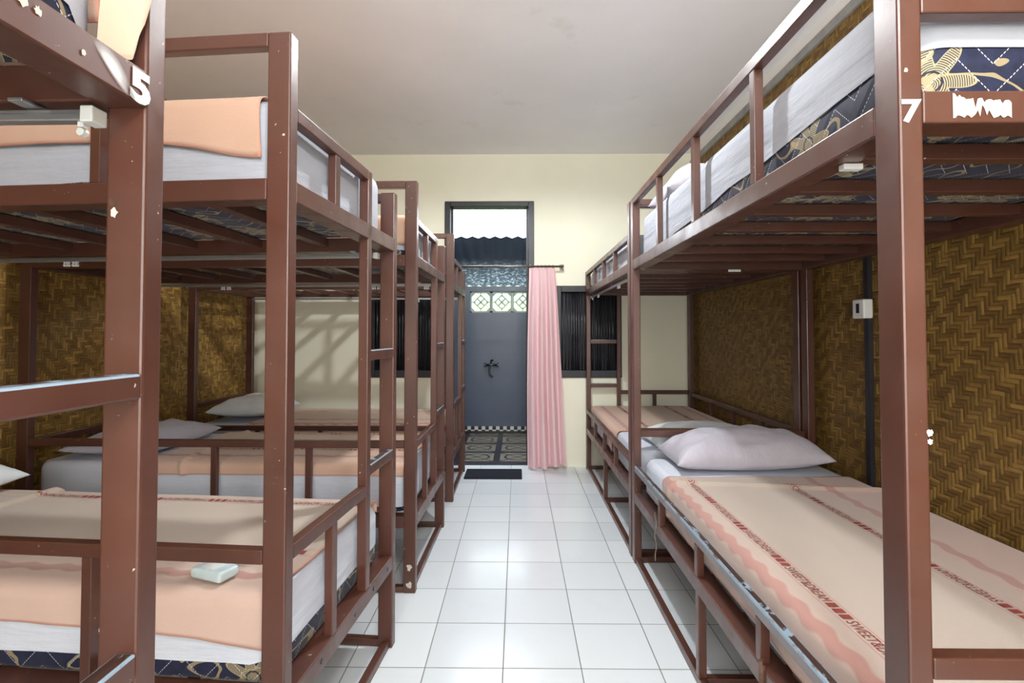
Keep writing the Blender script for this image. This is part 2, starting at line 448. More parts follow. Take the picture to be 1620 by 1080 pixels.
# breeze blocks in the bathroom wall
names = ['cement breeze block with pierced flower pattern, nearest the left jamb of the doorway',
         'cement breeze block with pierced flower pattern, between two others above the faucet',
         'cement breeze block with pierced flower pattern, beside the pink curtain edge']
for k in range(3):
    s = .268; bm = bmesh.new(); h = s/2; T0, T1 = .02, .08
    cxk = bx[k]+h; f = .018
    for (a,b) in (((-h,-h),(h,-h+f)),((-h,h-f),(h,h)),((-h,-h),(-h+f,h)),((h-f,-h),(h,h))):
        box(bm,(a[0],T0,a[1]),(b[0],T1,b[1]))
    for q in range(4):      # corner webs (octagon opening)
        sx = 1 if q in (0,3) else -1; sz = 1 if q<2 else -1
        c0 = Vector((sx*(h-f),0,sz*(h-f))); L=.045
        vs = [bm.verts.new((c0.x-dx*sx, yy, c0.z-dz*sz)) for yy in (T0,T1) for dx,dz in ((0,0),(L,0),(0,L))]
        for fc in ((0,1,2),(3,4,5),(0,1,4,3),(1,2,5,4),(0,2,5,3)): bm.faces.new([vs[i] for i in fc])
    for ang in (0,45,90,135):
        a = math.radians(ang+0); l = h-.012 if ang%90==0 else h*.62
        if ang%90==0:
            for sgn in (1,-1):
                p0=Vector((math.cos(a)*.07*sgn,.05,math.sin(a)*.07*sgn)); p1=Vector((math.cos(a)*l*sgn,.05,math.sin(a)*l*sgn)); tube(bm,p0,p1,.006,8)
    for q in range(4):      # diamond
        a0=q*PI/2; a1=a0+PI/2; R=.092
        tube(bm,(math.cos(a0)*R,.05,math.sin(a0)*R),(math.cos(a1)*R,.05,math.sin(a1)*R),.007,8)
    for q in range(4):      # inner cross petals
        a0=q*PI/2+PI/4
        tube(bm,(0,.05,0),(math.cos(a0)*.062,.05,math.sin(a0)*.062),.008,8)
    bmesh.ops.create_icosphere(bm, subdivisions=2, radius=.018, matrix=Matrix.Translation((0,.05,0)))
    o = obj('breeze_block', bm, M['block'], loc=(cxk,BY,(BZ0+BZ1)/2))
    tag(o, names[k], 'vent block', 'breeze blocks in the bathroom wall')
# faucet on the bathroom wall
fz = .87; fx = -.33
o = empty('mounted_faucet', (fx,BY,fz)); tag(o, 'dark chrome wall faucet with two handles on the bathroom wall', 'faucet')
bm = bmesh.new(); tube(bm,(-.07,-.05,0),(.07,-.05,0),.016,14); tube(bm,(-.045,0,0),(-.045,-.05,0),.014,12); tube(bm,(.045,0,0),(.045,-.05,0),.014,12)
obj('body', bm, M['chrome'], o, True)
for s in (-1,1):
    bm = bmesh.new(); tube(bm,(s*.07,-.05,0),(s*.095,-.05,0),.026,10); obj('handle', bm, M['chrome'], o)
bm = bmesh.new(); tube(bm,(-.005,-.05,0),(-.005,-.05,.055),.010); tube(bm,(-.005,-.05,.055),(.02,-.08,.06),.012); obj('lever', bm, M['chrome'], o)
bm = bmesh.new(); pr=None
for k in range(9):
    a=k/8; p=Vector((-.01-.015*math.sin(a*PI),-.05-.06*math.sin(a*PI*.6),-.01-.12*a))
    if pr is not None: tube(bm,pr,p,.011,10)
    pr=p
tube(bm,pr,pr+Vector((.03,-.02,-.012)),.013,10)
obj('spout', bm, M['chrome'], o, True)

# doormat, curtain rod, curtain
bm = bmesh.new(); box(bm,(-.255,-.17,0),(.255,.13,.012),.004)
o = obj('doormat', bm, M['mat'], loc=(-.215,4.60,.0005)); tag(o, 'dark navy doormat lying in front of the bathroom doorway', 'doormat')
for s in (-1,1): bar('border', (-.245,(-.155 if s<0 else .10),.012), (.245,(-.14 if s<0 else .115),.015), M['mat'], o, .001)
o = empty('curtain_rod', (0,4.76,1.90)); tag(o, 'thin grey curtain rod across the bathroom doorway', 'curtain rod')
bm = bmesh.new(); tube(bm,(-.62,0,0),(.435,0,0),.010,14); obj('rod', bm, M['rod'], o, True)
for x in (-.60,.425):
    bm = bmesh.new(); tube(bm,(x,0,0),(x,.09,0),.009,10); box(bm,(x-.02,.08,-.03),(x+.02,.09,.03),.002); obj('bracket', bm, M['rod'], o)
bm = bmesh.new(); NU, NV = 110, 50
for j in range(NV+1):
    b = j/NV; z = 1.885 - b*1.87 + (.012*math.sin(3) if 0 else 0)
    for i in range(NU+1):
        a = i/NU
        xl = .105-.035*math.sin(min(1,b*1.3)*PI/2)+.02*b; xr = .36+.09*b**.8
        amp = .022+.02*b
        w = math.sin(a*2*PI*3.6+.9*math.sin(b*2.2))+.30*math.sin(a*2*PI*7.3+1.7+b)*(1-.6*b)
        x = xl+(xr-xl)*a+.008*math.sin(a*2*PI*3.6+1+b*1.5)
        y = 4.752-.012*b + amp*w*(.4+.6*min(1,b*4))*.8
        zz = z + .02*b*(1 if 0 else 0) + (.03*a*b if a>.5 else 0) + .004*b*math.sin(a*2*PI*3.6)
        bm.verts.new((x,y,zz))
bm.verts.ensure_lookup_table()
for j in range(NV):
    for i in range(NU):
        k=j*(NU+1)+i; bm.faces.new([bm.verts[q] for q in (k,k+1,k+NU+2,k+NU+1)])
cur = obj('curtain', bm, M['curtain'], smooth=True); tag(cur, 'pink floor-length curtain gathered to one side of the bathroom doorway', 'curtain')
for k in range(7):
    x=.12+.036*k; bm=bmesh.new()
    for q in range(12):
        a0=q*PI/6; a1=a0+PI/6
        tube(bm,(x,4.76+.017*math.cos(a0),1.898+.017*math.sin(a0)),(x,4.76+.017*math.cos(a1),1.898+.017*math.sin(a1)),.003,6)
    obj('curtain_ring', bm, M['rod'], cur)

# ------------------------------------------------------------------ beds
B = M['brown']
PU, PV = .06, .04
class Bed:
    def __init__(s, ox, oy, th, L, W, zlow, ztop, glow, label, worn=False, glow0=None, runners=True, track=True):
        s.L, s.W, s.zlow, s.ztop, s.glow = L, W, zlow, ztop, glow; s.glow0 = glow0; s.runners = runners; s.track = track
        s.root = empty('bunk_bed', (ox,oy,0), th)
        tag(s.root, label, 'bunk bed', 'brown metal bunk beds')
        s.mw = Matrix.Translation((ox,oy,0)) @ Matrix.Rotation(th,4,'Z')
        s.th = th; s.build(worn)
    def P(s, u, v, z): return s.mw @ Vector((u,v,z))
    def build(s, worn):
        L, W, R = s.L, s.W, s.root
        TOP, LOWP = 2.03, 1.85
        for u0,u1,v0,v1,h in ((0,PU,0,PV,LOWP),(0,PU,W-PV,W,TOP),(L-PU,L,0,PV,TOP),(L-PU,L,W-PV,W,TOP)):
            bar('post', (u0,v0,0), (u1,v1,h), B, R)
        for zt,hh in ((s.zlow,.055),(s.ztop,.055)):
            for v0,v1 in ((0,PV+.026),(W-PV-.026,W)): bar('side_rail', (PU,v0,zt-hh), (L-PU,v1,zt), B, R, .003)
            for u0 in (0,L-.064): bar('end_rail', (u0,PV,zt-hh), (u0+.064,W-PV,zt), B, R, .003)
        # slats
        n = max(3, round((L-.1)/.255)-1)
        for zt in (s.zlow, s.ztop):
            for k in range(1,n+1):
                u = L*k/(n+1); bar('slat', (u-.018,PV,zt-.036), (u+.018,W-PV,zt-.002), B, R, .002)
        G = .03; gh = .036
        lv = .29                                             # ladder post
        bar('ladder_post', (0,lv,s.zlow), (G+.005,lv+.035,1.85), B, R, .003)
        for z in (.80,1.21): bar('rung', (0,PV,z-.038), (G,lv,z), M['brown_edge'], R, .004)
        # guards: upper
        def guard_u(v0, ztop, zb, mat=B):
            bar('guard_rail', (PU,v0,ztop-gh), (L-PU,v0+G,ztop), mat, R, .003 if mat is B else .007)
            for k in (1,2,3):
                u = PU+(L-2*PU)*k/4; bar('baluster', (u-.014,v0+.002,zb), (u+.014,v0+G-.002,ztop-gh), B, R, .002)
        wn = M['brown_worn_sheen'] if worn else B
        guard_u(W-G, TOP, s.ztop); guard_u(0, 1.85, s.ztop)
        guard_u(W-G, s.glow, s.zlow, wn)
        if s.glow0: guard_u(0, s.glow0, s.zlow)
        def guard_v(u0, va, vb, ztop, zb, ks):
            bar('guard_rail', (u0,va,ztop-gh), (u0+G,vb,ztop), B, R, .003)
            for k in ks:
                v = va+(vb-va)*k; bar('baluster', (u0+.002,v-.016,zb), (u0+G-.002,v+.016,ztop-gh), B, R, .002)
        guard_v(0, lv+.035, W-PV, 1.85, s.ztop, (.5,)); guard_v(0, lv+.035, W-PV, .735, s.zlow, (.5,))
        guard_v(L-G, PV, W-PV, TOP, s.ztop, (.5,)); guard_v(L-G, PV, W-PV, .725, s.zlow, (.5,))
        # floor rails, middle legs and cross bar
        for v0 in (.005,W-.035): bar('floor_rail', (PU,v0,0), (L-PU,v0+.03,.03), B, R, .003)
        bar('floor_rail', (.012,PV,0), (.042,W-PV,.03), B, R, .003); bar('floor_rail', (L-.042,PV,0), (L-.012,W-PV,.03), B, R, .003)
        um = L/2
        for v0 in (.005,W-.035): bar('middle_leg', (um-.015,v0,.03), (um+.015,v0+.03,s.zlow-.055), B, R, .003)
        bar('cross_bar', (um-.015,.035,0), (um+.015,W-.035,.03), B, R, .003)
        # curtain track under the upper rail of the ladder-side long edge
        zt = s.ztop-.055
        if not s.track: return
        tr = obj('curtain_track', box(box(bmesh.new(), (PU+.004,PV+.002,zt-.026), (L-PU-.02,PV+.020,zt-.014), .002), (PU+.004,PV+.006,zt-.014), (L-PU-.02,PV+.016,zt-.008), .001), M['alu'], R)
        bar('end_cap', (PU+.001,PV-.002,zt-.030), (PU+.020,PV+.026,zt-.006), M['plastic'], tr, .002)
        for k in range(2):
            u = .15+k*.9; bar('bracket', (u,PV+.001,zt-.006), (u+.022,PV+.042,zt-.001), M['alu'], tr, .001)
        for u in ((.10,.112,.124,.42,.435,.455,.47,L-.6,L-.585,L-.56,L-.545) if s.runners else (.083,)):
            bm = bmesh.new(); box(bm,(u,PV+.006,zt-.034),(u+.009,PV+.016,zt-.026),.001); tube(bm,(u+.0045,PV+.006,zt-.041),(u+.0045,PV+.016,zt-.041),.006,8)
            obj('runner', bm, M['plastic'], tr)

bedA = Bed(-.56,.79, PI-.0145, 2.02,.87,.37,1.665,.735,'brown metal bunk bed nearest the camera on the aisle, painted 5 on its upper rail', runners=False)
bedB = Bed(-.503,2.105,PI-.0775, 2.00,.86,.37,1.66,.735,'brown metal bunk bed behind the bunk painted 5, peach blanket on its top berth')
bedC = Bed(-.482,3.37, PI-.020, 2.03,.875,.37,1.66,.738,'brown metal bunk bed third from the camera in the row with the flat grey pillow')
bedD = Bed(-.484,4.70, PI, 2.03,.87,.37,1.66,.568,'brown metal bunk bed at the end of its row next to the bathroom doorway')
bedE = Bed(1.6456,.853, PI/2, 2.03,1.0,.39,1.68,.54,'large brown metal bunk bed painted 7 on its front post, along the woven wall', True, track=False)
bedF = Bed(.6456,4.80, -PI/2, 1.89,1.0,.39,1.68,.72,'brown metal bunk bed along the woven wall under the black slatted window', False, .56)

# ------------------------------------------------------------------ text
def text_mesh(body, size=1.0, bold=0.0):
    cu = bpy.data.curves.new('t','FONT'); cu.body = body; cu.size = size; cu.resolution_u = 3; cu.offset = bold
    o = bpy.data.objects.new('t', cu); COL.objects.link(o)
    dg = bpy.context.evaluated_depsgraph_get(); dg.update()
    me = bpy.data.meshes.new_from_object(o.evaluated_get(dg), depsgraph=dg)
    vs = [v.co.copy() for v in me.vertices]; fs = [tuple(p.vertices) for p in me.polygons]
    bpy.data.objects.remove(o); bpy.data.curves.remove(cu); bpy.data.meshes.remove(me)
    x0 = min(v.x for v in vs); x1 = max(v.x for v in vs); y0 = min(v.y for v in vs); y1 = max(v.y for v in vs)
    return vs, fs, (x0,x1,y0,y1)

# ------------------------------------------------------------------ bedding
def outline(u0,u1,v0,v1,r,off=0.0,nc=8,step=.06):
    """rounded rectangle, counter-clockwise, with perimeter distance"""
    u0-=off; u1+=off; v0-=off; v1+=off; r=r+off
    pts=[]
    def seg(a,b):
        n=max(1,int((Vector(b)-Vector(a)).length/step))
        for k in range(n): pts.append(Vector(a).lerp(Vector(b),k/n))
    def arc(c,a0):
        for k in range(nc): 
            a=a0+PI/2*k/nc; pts.append(Vector((c[0]+r*math.cos(a),c[1]+r*math.sin(a))))
    seg((u0+r,v0),(u1-r,v0)); arc((u1-r,v0+r),-PI/2); seg((u1,v0+r),(u1,v1-r)); arc((u1-r,v1-r),0)
    seg((u1-r,v1),(u0+r,v1)); arc((u0+r,v1-r),PI/2); seg((u0,v1-r),(u0,v0+r)); arc((u0+r,v0+r),PI)
    d=[0]
    for k in range(1,len(pts)+1): d.append(d[-1]+(pts[k%len(pts)]-pts[k-1]).length)
    return pts,d

def slab(bm, rect, r, levels, cap_bot=True, cap_top=True, zfun=None):
    """levels: list of (inset, z). Side faces get UV (perimeter, z)"""
    uvl = bm.loops.layers.uv.verify()
    rings=[]
    pts,d = outline(*rect, r)
    n=len(pts); cu=(rect[0]+rect[1])/2; cv=(rect[2]+rect[3])/2
    for li,(ins,z) in enumerate(levels):
        ring=[]
        po,_ = outline(*rect, r, -ins)
        for k,p in enumerate(po):
            zz = z
            pp = p
            if zfun: 
                dp,dz = zfun(li,d[k],p); zz+=dz
                nrm = (p-Vector((cu,cv)))
                # outward normal of the rounded rectangle
                q = Vector((max(rect[0]+r,min(rect[1]-r,p.x)), max(rect[2]+r,min(rect[3]-r,p.y))))
                nn=(p-q); nn = nn.normalized() if nn.length>1e-6 else Vector((0,0))
                pp = p+nn*dp
            ring.append(bm.verts.new((pp.x,pp.y,zz)))
        rings.append(ring)
    for a in range(len(rings)-1):
        for k in range(n):
            k2=(k+1)%n
            f=bm.faces.new((rings[a][k],rings[a][k2],rings[a+1][k2],rings[a+1][k])); f.smooth=True
            zs=(levels[a][1],levels[a][1],levels[a+1][1],levels[a+1][1]); ds=(d[k],d[k+1],d[k+1],d[k])
            for l,dd,z in zip(f.loops,ds,zs): l[uvl].uv=(dd,z)
    for cap,ring,flip in ((cap_bot,rings[0],True),(cap_top,rings[-1],False)):
        if cap:
            f=bm.faces.new(list(reversed(ring)) if flip else ring)
            for l in f.loops: l[uvl].uv=(l.vert.co.x,l.vert.co.y)
    return bm

class Berth:
    """a mattress lying on a deck of a bed, with its sheet"""
    def __init__(s, bed, z0, th, mlabel, slabel, hem=.06, smat=None, mi=(.050,.050,.053,.053), hemfun=None):
        s.bed=bed; s.z0=z0+.002; s.zt=s.z0+th
        s.rect=(mi[0], bed.L-mi[1], mi[2], bed.W-mi[3]); s.r=.07
        th_=th; z=s.z0
        lv=[(.016,z),(.004,z+.006),(0,z+.018),(-.002,z+th*.35),(-.003,z+th*.55),(0,z+th-.035),(.006,z+th-.016),(.018,z+th-.004),(.035,z+th)]
        m=obj('mattress', slab(bmesh.new(), s.rect, s.r, lv), M['mattress']); m.matrix_world=bed.mw; tag(m, mlabel, 'mattress', 'navy floral mattresses'); s.m=m
        o=.004
        hz=z+hem
        lv=[(-o-.001,hz),(-o-.001,hz+.012),(-o-.001,(hz+z+th-.04)/2),(-o,z+th-.035),(.006-o*.8,z+th-.016+o*.5),(.018-o*.5,z+th-.004+o),(.035,z+th+o)]
        def zf(li,dd,p):
            if li>2: return 0,0
            w=[1,.9,.5][li]
            base=hemfun(p.x,p.y) if hemfun else 0
            return w*(.001*noise.noise(Vector((dd*9,li*.4,z)))+.0007*math.sin(dd*23)), w*(base+.010*noise.noise(Vector((dd*4,z*3,1))))
        sh=obj('bed_sheet', slab(bmesh.new(), s.rect, s.r, lv, cap_bot=False, zfun=zf), M[smat or 'sheet']); sh.matrix_world=bed.mw
        tag(sh, slabel, 'bed sheet', 'white fitted sheets'); s.sheet=sh

def blanket(b, label, u0, u1, dl, dr, mat, seed=0, ridge=None, letters=True, o=.0125, amp=.0025, group='peach blankets', shift=0.0, band=.215):
    """grid draped over berth b; dl/dr: how far it hangs on the v-low / v-high long side (number or function of u)"""
    rect=b.rect; half=(rect[3]-rect[2])/2+o; cv=(rect[2]+rect[3])/2; r=.035; zt=b.zt
    flat=half-r; arc=PI*r/2
    fl=dl if callable(dl) else (lambda u: dl); fr=dr if callable(dr) else (lambda u: dr)
    def mp(u,t,lift=0.0):
        q=abs(t); sg=1 if t>=0 else -1
        nz=noise.noise(Vector((u*3.1,t*3.1,seed*5.3)))*amp + noise.noise(Vector((u*9,t*7,seed*2.1)))*amp*.4
        if ridge is not None:
            uu=u-ridge(t); nz+= .016*math.exp(-(uu/.014)**2)
        if q<flat: x=q; z=zt+o+nz+lift
        elif q<flat+arc:
            a=(q-flat)/r; x=flat+(r+nz+lift)*math.sin(a); z=zt+o-r+(r+nz+lift)*math.cos(a)
        else:
            dd=q-flat-arc; x=half+nz+lift+ (.004*(1+math.sin(u*17+seed))+.002*(1+math.sin(u*41+seed*2)))*min(1,dd/.1)*.6; z=zt+o-r-dd
        return Vector((u, cv+sg*x, z))
    bm=bmesh.new(); uvl=bm.loops.layers.uv.verify(); hl=bm.verts.layers.float.new('hem')
    nu=max(20,int((u1-u0)/.011)); 
    tl=[]
    NTop=40; ND=7; NA=5
    fr_l=[('d',k/ND) for k in range(ND)]+[('a',k/NA) for k in range(NA)]+[('t',k/NTop) for k in range(NTop)]+[('A',k/NA) for k in range(NA)]+[('D',k/ND) for k in range(ND+1)]
    grid=[]; uvd={}
    for i in range(nu+1):
        u=u0+(u1-u0)*i/nu; row=[]
        L_,R_=fl(u),fr(u)
        for kind,f in fr_l:
            if kind=='d': t=-(flat+arc+L_*(1-f))
            elif kind=='a': t=-(flat+arc*(1-f))
            elif kind=='t': t=-flat+2*flat*f
            elif kind=='A': t=flat+arc*f
            else: t=flat+arc+R_*f
            eu=u
            if i in (0,nu): eu=u+.006*math.sin(t*14+seed)
            v=bm.verts.new(mp(eu,t)); v[hl]=min(u-u0,u1-u,(flat+arc+L_)+t,(flat+arc+R_)-t); uvd[v]=(u,t); row.append(v)
        grid.append(row)
    for i in range(nu):
        for j in range(len(fr_l)-1):
            f=bm.faces.new((grid[i][j],grid[i+1][j],grid[i+1][j+1],grid[i][j+1])); f.smooth=True
            for l in f.loops: l[uvl].uv=(uvd[l.vert][0],uvd[l.vert][1]-shift)
    ob=obj('blanket', bm, mat); ob.matrix_world=b.bed.mw
    md=ob.modifiers.new('thickness','SOLIDIFY'); md.thickness=.003; md.offset=-1
    tag(ob, label, 'blanket', group); b.blanket=ob; b.map=mp; b.top=zt+o
    if letters:
        vs,fs,(x0,x1,y0,y1)=text_mesh('SWEET&DREAM')
        for sg in (1,-1):
            bandt=shift*sg+band
            bm=bmesh.new(); s=u0+.03; pitch=.275
            while s+pitch<u1:
                for q in range(3):      # three woven squares
                    a=s+.004+q*.027
                    qs=[bm.verts.new(mp(aa,sg*bandt+tt,.0016)) for aa,tt in ((a,-.013),(a+.019,-.013),(a+.019,.013),(a,.013))]
                    bm.faces.new(qs)
                sx=.185/(x1-x0); sy=.028/(y1-y0)
                tv=[]
                for v in vs:
                    lx=(v.x-x0)*sx; ly=(v.y-y0)*sy-.014
                    # letter tops point to the centre line of the blanket
                    if sg>0: uu=s+.085+.185-lx; tt=bandt-ly
                    else: uu=s+.085+lx; tt=-bandt+ly
                    tv.append(bm.verts.new(mp(uu,tt,.0016)))
                for f in fs: 
                    try: bm.faces.new([tv[k] for k in f])
                    except ValueError: pass
                s+=pitch
            lo=obj('lettering', bm, M['letters'], ob)
            lo['label']='dark red SWEET&DREAM lettering band'
    return ob

def pillow(label, loc, hx, hy, h, rz, mat, tilt=0, seed=0, droll=0):
    bm=bmesh.new(); N=36
    def pt(a,b,side):
        e=max(0.0,(1-abs(a)**3.2))*max(0.0,(1-abs(b)**2.6))
        prof=e**.55
        x=hx*a*(1-.07*(1-b*b)*a*a); y=hy*b*(1-.09*(1-a*a)*b*b)
        nz=noise.noise(Vector((a*2.2+seed,b*2.2,side*2+seed)))*.16+noise.noise(Vector((a*5+seed,b*5,side+seed)))*.07
        z=h*prof*(1+nz) if side>0 else -h*.28*prof*(1+nz)
        z+=.012*math.sin(a*2+seed)*abs(a)+ .10*h*(a*a*b*b)
        return Vector((x,y,z+h*.28))
    top=[[None]*(N+1) for _ in range(N+1)]; bot=[[None]*(N+1) for _ in range(N+1)]
    for i in range(N+1):
        for j in range(N+1):
            f=lambda q: math.sin((q/N-.5)*PI)*.35+(q/N*2-1)*.65
            a=f(i); b=f(j)
            top[i][j]=bm.verts.new(pt(a,b,1))
            bot[i][j]=top[i][j] if i in (0,N) or j in (0,N) else bm.verts.new(pt(a,b,-1))
    for i in range(N):
        for j in range(N):
            for g,fl in ((top,False),(bot,True)):
                q=[g[i][j],g[i+1][j],g[i+1][j+1],g[i][j+1]]
                f=bm.faces.new(q[::-1] if fl else q); f.smooth=True
    zm=min(v.co.z for v in bm.verts)
    for v in bm.verts: v.co.z-=zm
    o=obj('pillow', bm, mat); o.location=loc; o.rotation_euler=(tilt,droll,rz)
    # sewn seam round the edge
    tag(o,label,'pillow','bunk pillows')
    return o

# --- bed A (upper berth only shows)
a_up=Berth(bedA, bedA.ztop, .20, 'navy floral mattress on the top berth of the nearest bunk painted 5','white sheet on the top berth of the nearest bunk painted 5', hem=.06, smat='sheet_dimmed',
           hemfun=lambda u,v: -.050*max(0,min(1,(.130-v)/.035)) if u<.2 else 0)
ab=blanket(a_up,'plain peach blanket hanging off the end of the top berth painted 5', .075,1.2, .10,.05, M['blanket_plain'], 1, letters=False)
bm=bmesh.new(); path=[(.036,.076),(.030,.070),(.024,.064),(.017,.059),(.010,.055),(.003,.052),(-.004,.050),(-.010,.050)]
pts2=[]
for k in range(29):
    f=k/28*(len(path)-1); i0=min(int(f),len(path)-2); q=f-i0
    pts2.append(Vector(path[i0]).lerp(Vector(path[i0+1]),q))
nb=16; uvl=bm.loops.layers.uv.verify(); hl=bm.verts.layers.float.new('hem'); vv=[]
for k,pp in enumerate(pts2):
    a=k/28; zt_=a_up.zt+.012-.06*a*a; zb=1.669+.010*a+(.050*max(0,(a-.72)/.28))
    for j in range(nb+1):
        b=j/nb; z=zt_+(zb-zt_)*b
        pull=.020*max(0,.25-b)*4*(1-a*.3)      # top tucks back onto the mattress
        cur=.014*math.sin(a*7+b*2)*b
        v=bm.verts.new((pp.x+pull-.010*math.sin(b*PI)*a+cur*.4, pp.y+cur*.25+.004*b, z)); v[hl]=min(zt_+1, (z-zb), (1-a)*.1); vv.append(v)
for k in range(28):
    for j in range(nb):
        q=k*(nb+1)+j; f=bm.faces.new([vv[x] for x in (q,q+nb+1,q+nb+2,q+1)]); f.smooth=True
fo=obj('hanging_corner',bm,M['blanket_plain'],ab)
# --- bed B
b_up=Berth(bedB, bedB.ztop, .225,'navy floral mattress on the top berth of the bunk beside the one painted 5','white sheet under the plain peach blanket on the top berth facing the camera', hem=.009, smat='sheet_dimmed')
blanket(b_up,'plain peach blanket with orange hem draped over the top berth facing the camera', .10,1.75, .10, lambda u: .092+.010*math.sin(u*5+1.2)+.036*math.exp(-((u-.10)/.17)**2), M['blanket_plain'], 2, letters=False)
b_lo=Berth(bedB, bedB.zlow, .215,'navy floral mattress on the lower berth under the white soap packet','white sheet on the lower berth under the white soap packet', hem=.052, hemfun=lambda u,v: .03*max(0,1-u/.12))
blanket(b_lo,'cream and peach blanket with red lettering under the small soap packet', .068,1.72, .02, lambda u: .066+.032*math.exp(-((u-.05)/.16)**2)+.006*math.sin(u*6), M['blanket'], 3, ridge=lambda t: 1.50+.10*t, shift=-.085)
# --- bed C
c_up=Berth(bedC, bedC.ztop, .20,'navy floral mattress on the top berth of the third bunk in the ladder row','white sheet on the top berth of the third bunk in the ladder row', hem=.03, smat='sheet_dimmed')
blanket(c_up,'plain peach blanket on the top berth of the third bunk in the ladder row', .068,1.7, .08,.12, M['blanket_plain'], 4, letters=False)
c_lo=Berth(bedC, bedC.zlow, .235,'navy floral mattress on the lower berth with the wide flat grey pillow','white sheet on the lower berth with the wide flat grey pillow', hem=.03)
blanket(c_lo,'cream and peach blanket on the lower berth with the wide flat grey pillow', .068,1.42, .02,.028, M['blanket_far'], 5, ridge=lambda t: 1.25-.12*t, shift=-.11)
# --- bed D
d_lo=Berth(bedD, bedD.zlow, .195,'navy floral mattress on the lower berth beside the sunlit cream wall','white sheet on the lower berth beside the sunlit cream wall', hem=.03)
blanket(d_lo,'tan peach blanket with fine stripes on the lower berth beside the cream wall', .068,1.60, .02,.04, M['blanket_far'], 6)
# --- bed E
def e_hem(u,v):   # the sheet rides up towards the near, aisle-side corner
    return .085*max(0,1-u/1.15)*(1 if v>.5 else .8)
e_up=Berth(bedE, bedE.ztop, .235,'navy mattress with big gold flowers on the top berth of the bunk painted 7','white sheet riding up on the top berth of the bunk painted 7', hem=.012, smat='sheet_dimmed', hemfun=lambda u,v: .088*max(0,1-u/1.7))
e_lo=Berth(bedE, bedE.zlow, .185,'navy floral mattress on the lower berth of the bunk painted 7','white sheet on the lower berth of the bunk painted 7', hem=.02, mi=(.05,.05,.053,.059))
blanket(e_lo,'large cream and peach blanket with red lettering on the lower berth painted 7', .068,1.585, .01, lambda u: .125+.006*math.sin(u*7)-.03*math.exp(-((u-1.55)/.06)**2), M['blanket_wide'], 7, ridge=lambda t: 1.42+.05*t+.03*math.sin(t*4), amp=.0025, shift=.145, o=.0112)
# --- bed F
f_up=Berth(bedF, bedF.ztop, .17,'navy floral mattress on the top berth under the slatted window','white sheet on the top berth under the slatted window', hem=.005)
f_lo=Berth(bedF, bedF.zlow, .19,'navy floral mattress on the lower berth by the slatted window','white sheet on the lower berth by the slatted window', hem=.02)
blanket(f_lo,'tan peach blanket covering the far half of the lower berth by the slatted window', .068,1.26, .015,.02, M['blanket_far'], 8)

# pillows
def place_pillow(bth,label,u,v,hx,hy,h,mat,rot=0,tilt=0,seed=0,dz=0.0):
    p=bth.bed.P(u,v,bth.zt+.006+dz)
    return pillow(label,p,hx,hy,h,bth.bed.th+PI/2+rot,mat,tilt,seed)
place_pillow(e_lo,'large grey lilac pillow on the lower berth of the bunk painted 7',1.80,.49,.385,.19,.150,M['pillow_grey'],0,0,3)
place_pillow(f_lo,'pale grey pillow beyond the large lilac pillow, on the berth by the slatted window',1.66,.47,.33,.21,.10,M['pillow_white'],.04,0,8)
place_pillow(c_lo,'wide flat grey pillow on the lower berth beside the woven wall, third bunk',1.66,.46,.34,.24,.10,M['pillow_grey'],.05,0,5)
place_pillow(d_lo,'plump pale pillow on the lower berth beside the sunlit cream wall',1.72,.44,.33,.24,.125,M['pillow_white'],0,0,12,.014)
place_pillow(b_lo,'pale pillow at the wall end of the berth with the soap packet',1.775,.30,.27,.155,.10,M['pillow_white'],0,0,15,.016)
place_pillow(e_up,'grey lilac pillow on the top berth of the bunk painted 7',1.78,.56,.36,.19,.17,M['pillow_grey'],0,0,21)

# small soap packet on the lower blanket of bed B
pk=bedB.P(.27,.735,b_lo.top+.006)
bm=bmesh.new(); box(bm,(-.055,-.032,0),(.055,.032,.028),.008,3)
o=obj('soap_packet', bm, M['pack'], loc=pk); o.rotation_euler=(0,0,-.35)
tag(o,'small pale blue soap packet lying on the lower blanket near the bed end','soap packet')
bar('label', (-.03,-.02,.028), (.02,.018,.0287), M['plastic'], o, 0)

# folded blanket hanging over the side of bed F
p=bedF.P(.98,.004,0)
bm=bmesh.new(); n1,n2=16,14
for i in range(n1+1):
    for j in range(n2+1):
        a=i/n1; b=j/n2
        y=-.17+.34*a; z=.565-.155*b+.03*math.sin(a*3)*b
        x=.0345+.0008*math.sin(a*9)+.0005*math.sin(a*19+2)*b
        bm.verts.new((p.x+x-.004,p.y+y*(1-.25*b),z+(-.0)))
bm.verts.ensure_lookup_table()
for i in range(n1):
    for j in range(n2):
        k=i*(n2+1)+j; bm.faces.new([bm.verts[q] for q in (k,k+n2+1,k+n2+2,k+1)])
o=obj('spare_blanket', bm, M['blanket_plain'], smooth=True); md=o.modifiers.new('t','SOLIDIFY'); md.thickness=.0015
tag(o,'crumpled peach blanket end tucked through the side rail by the slatted window','blanket')

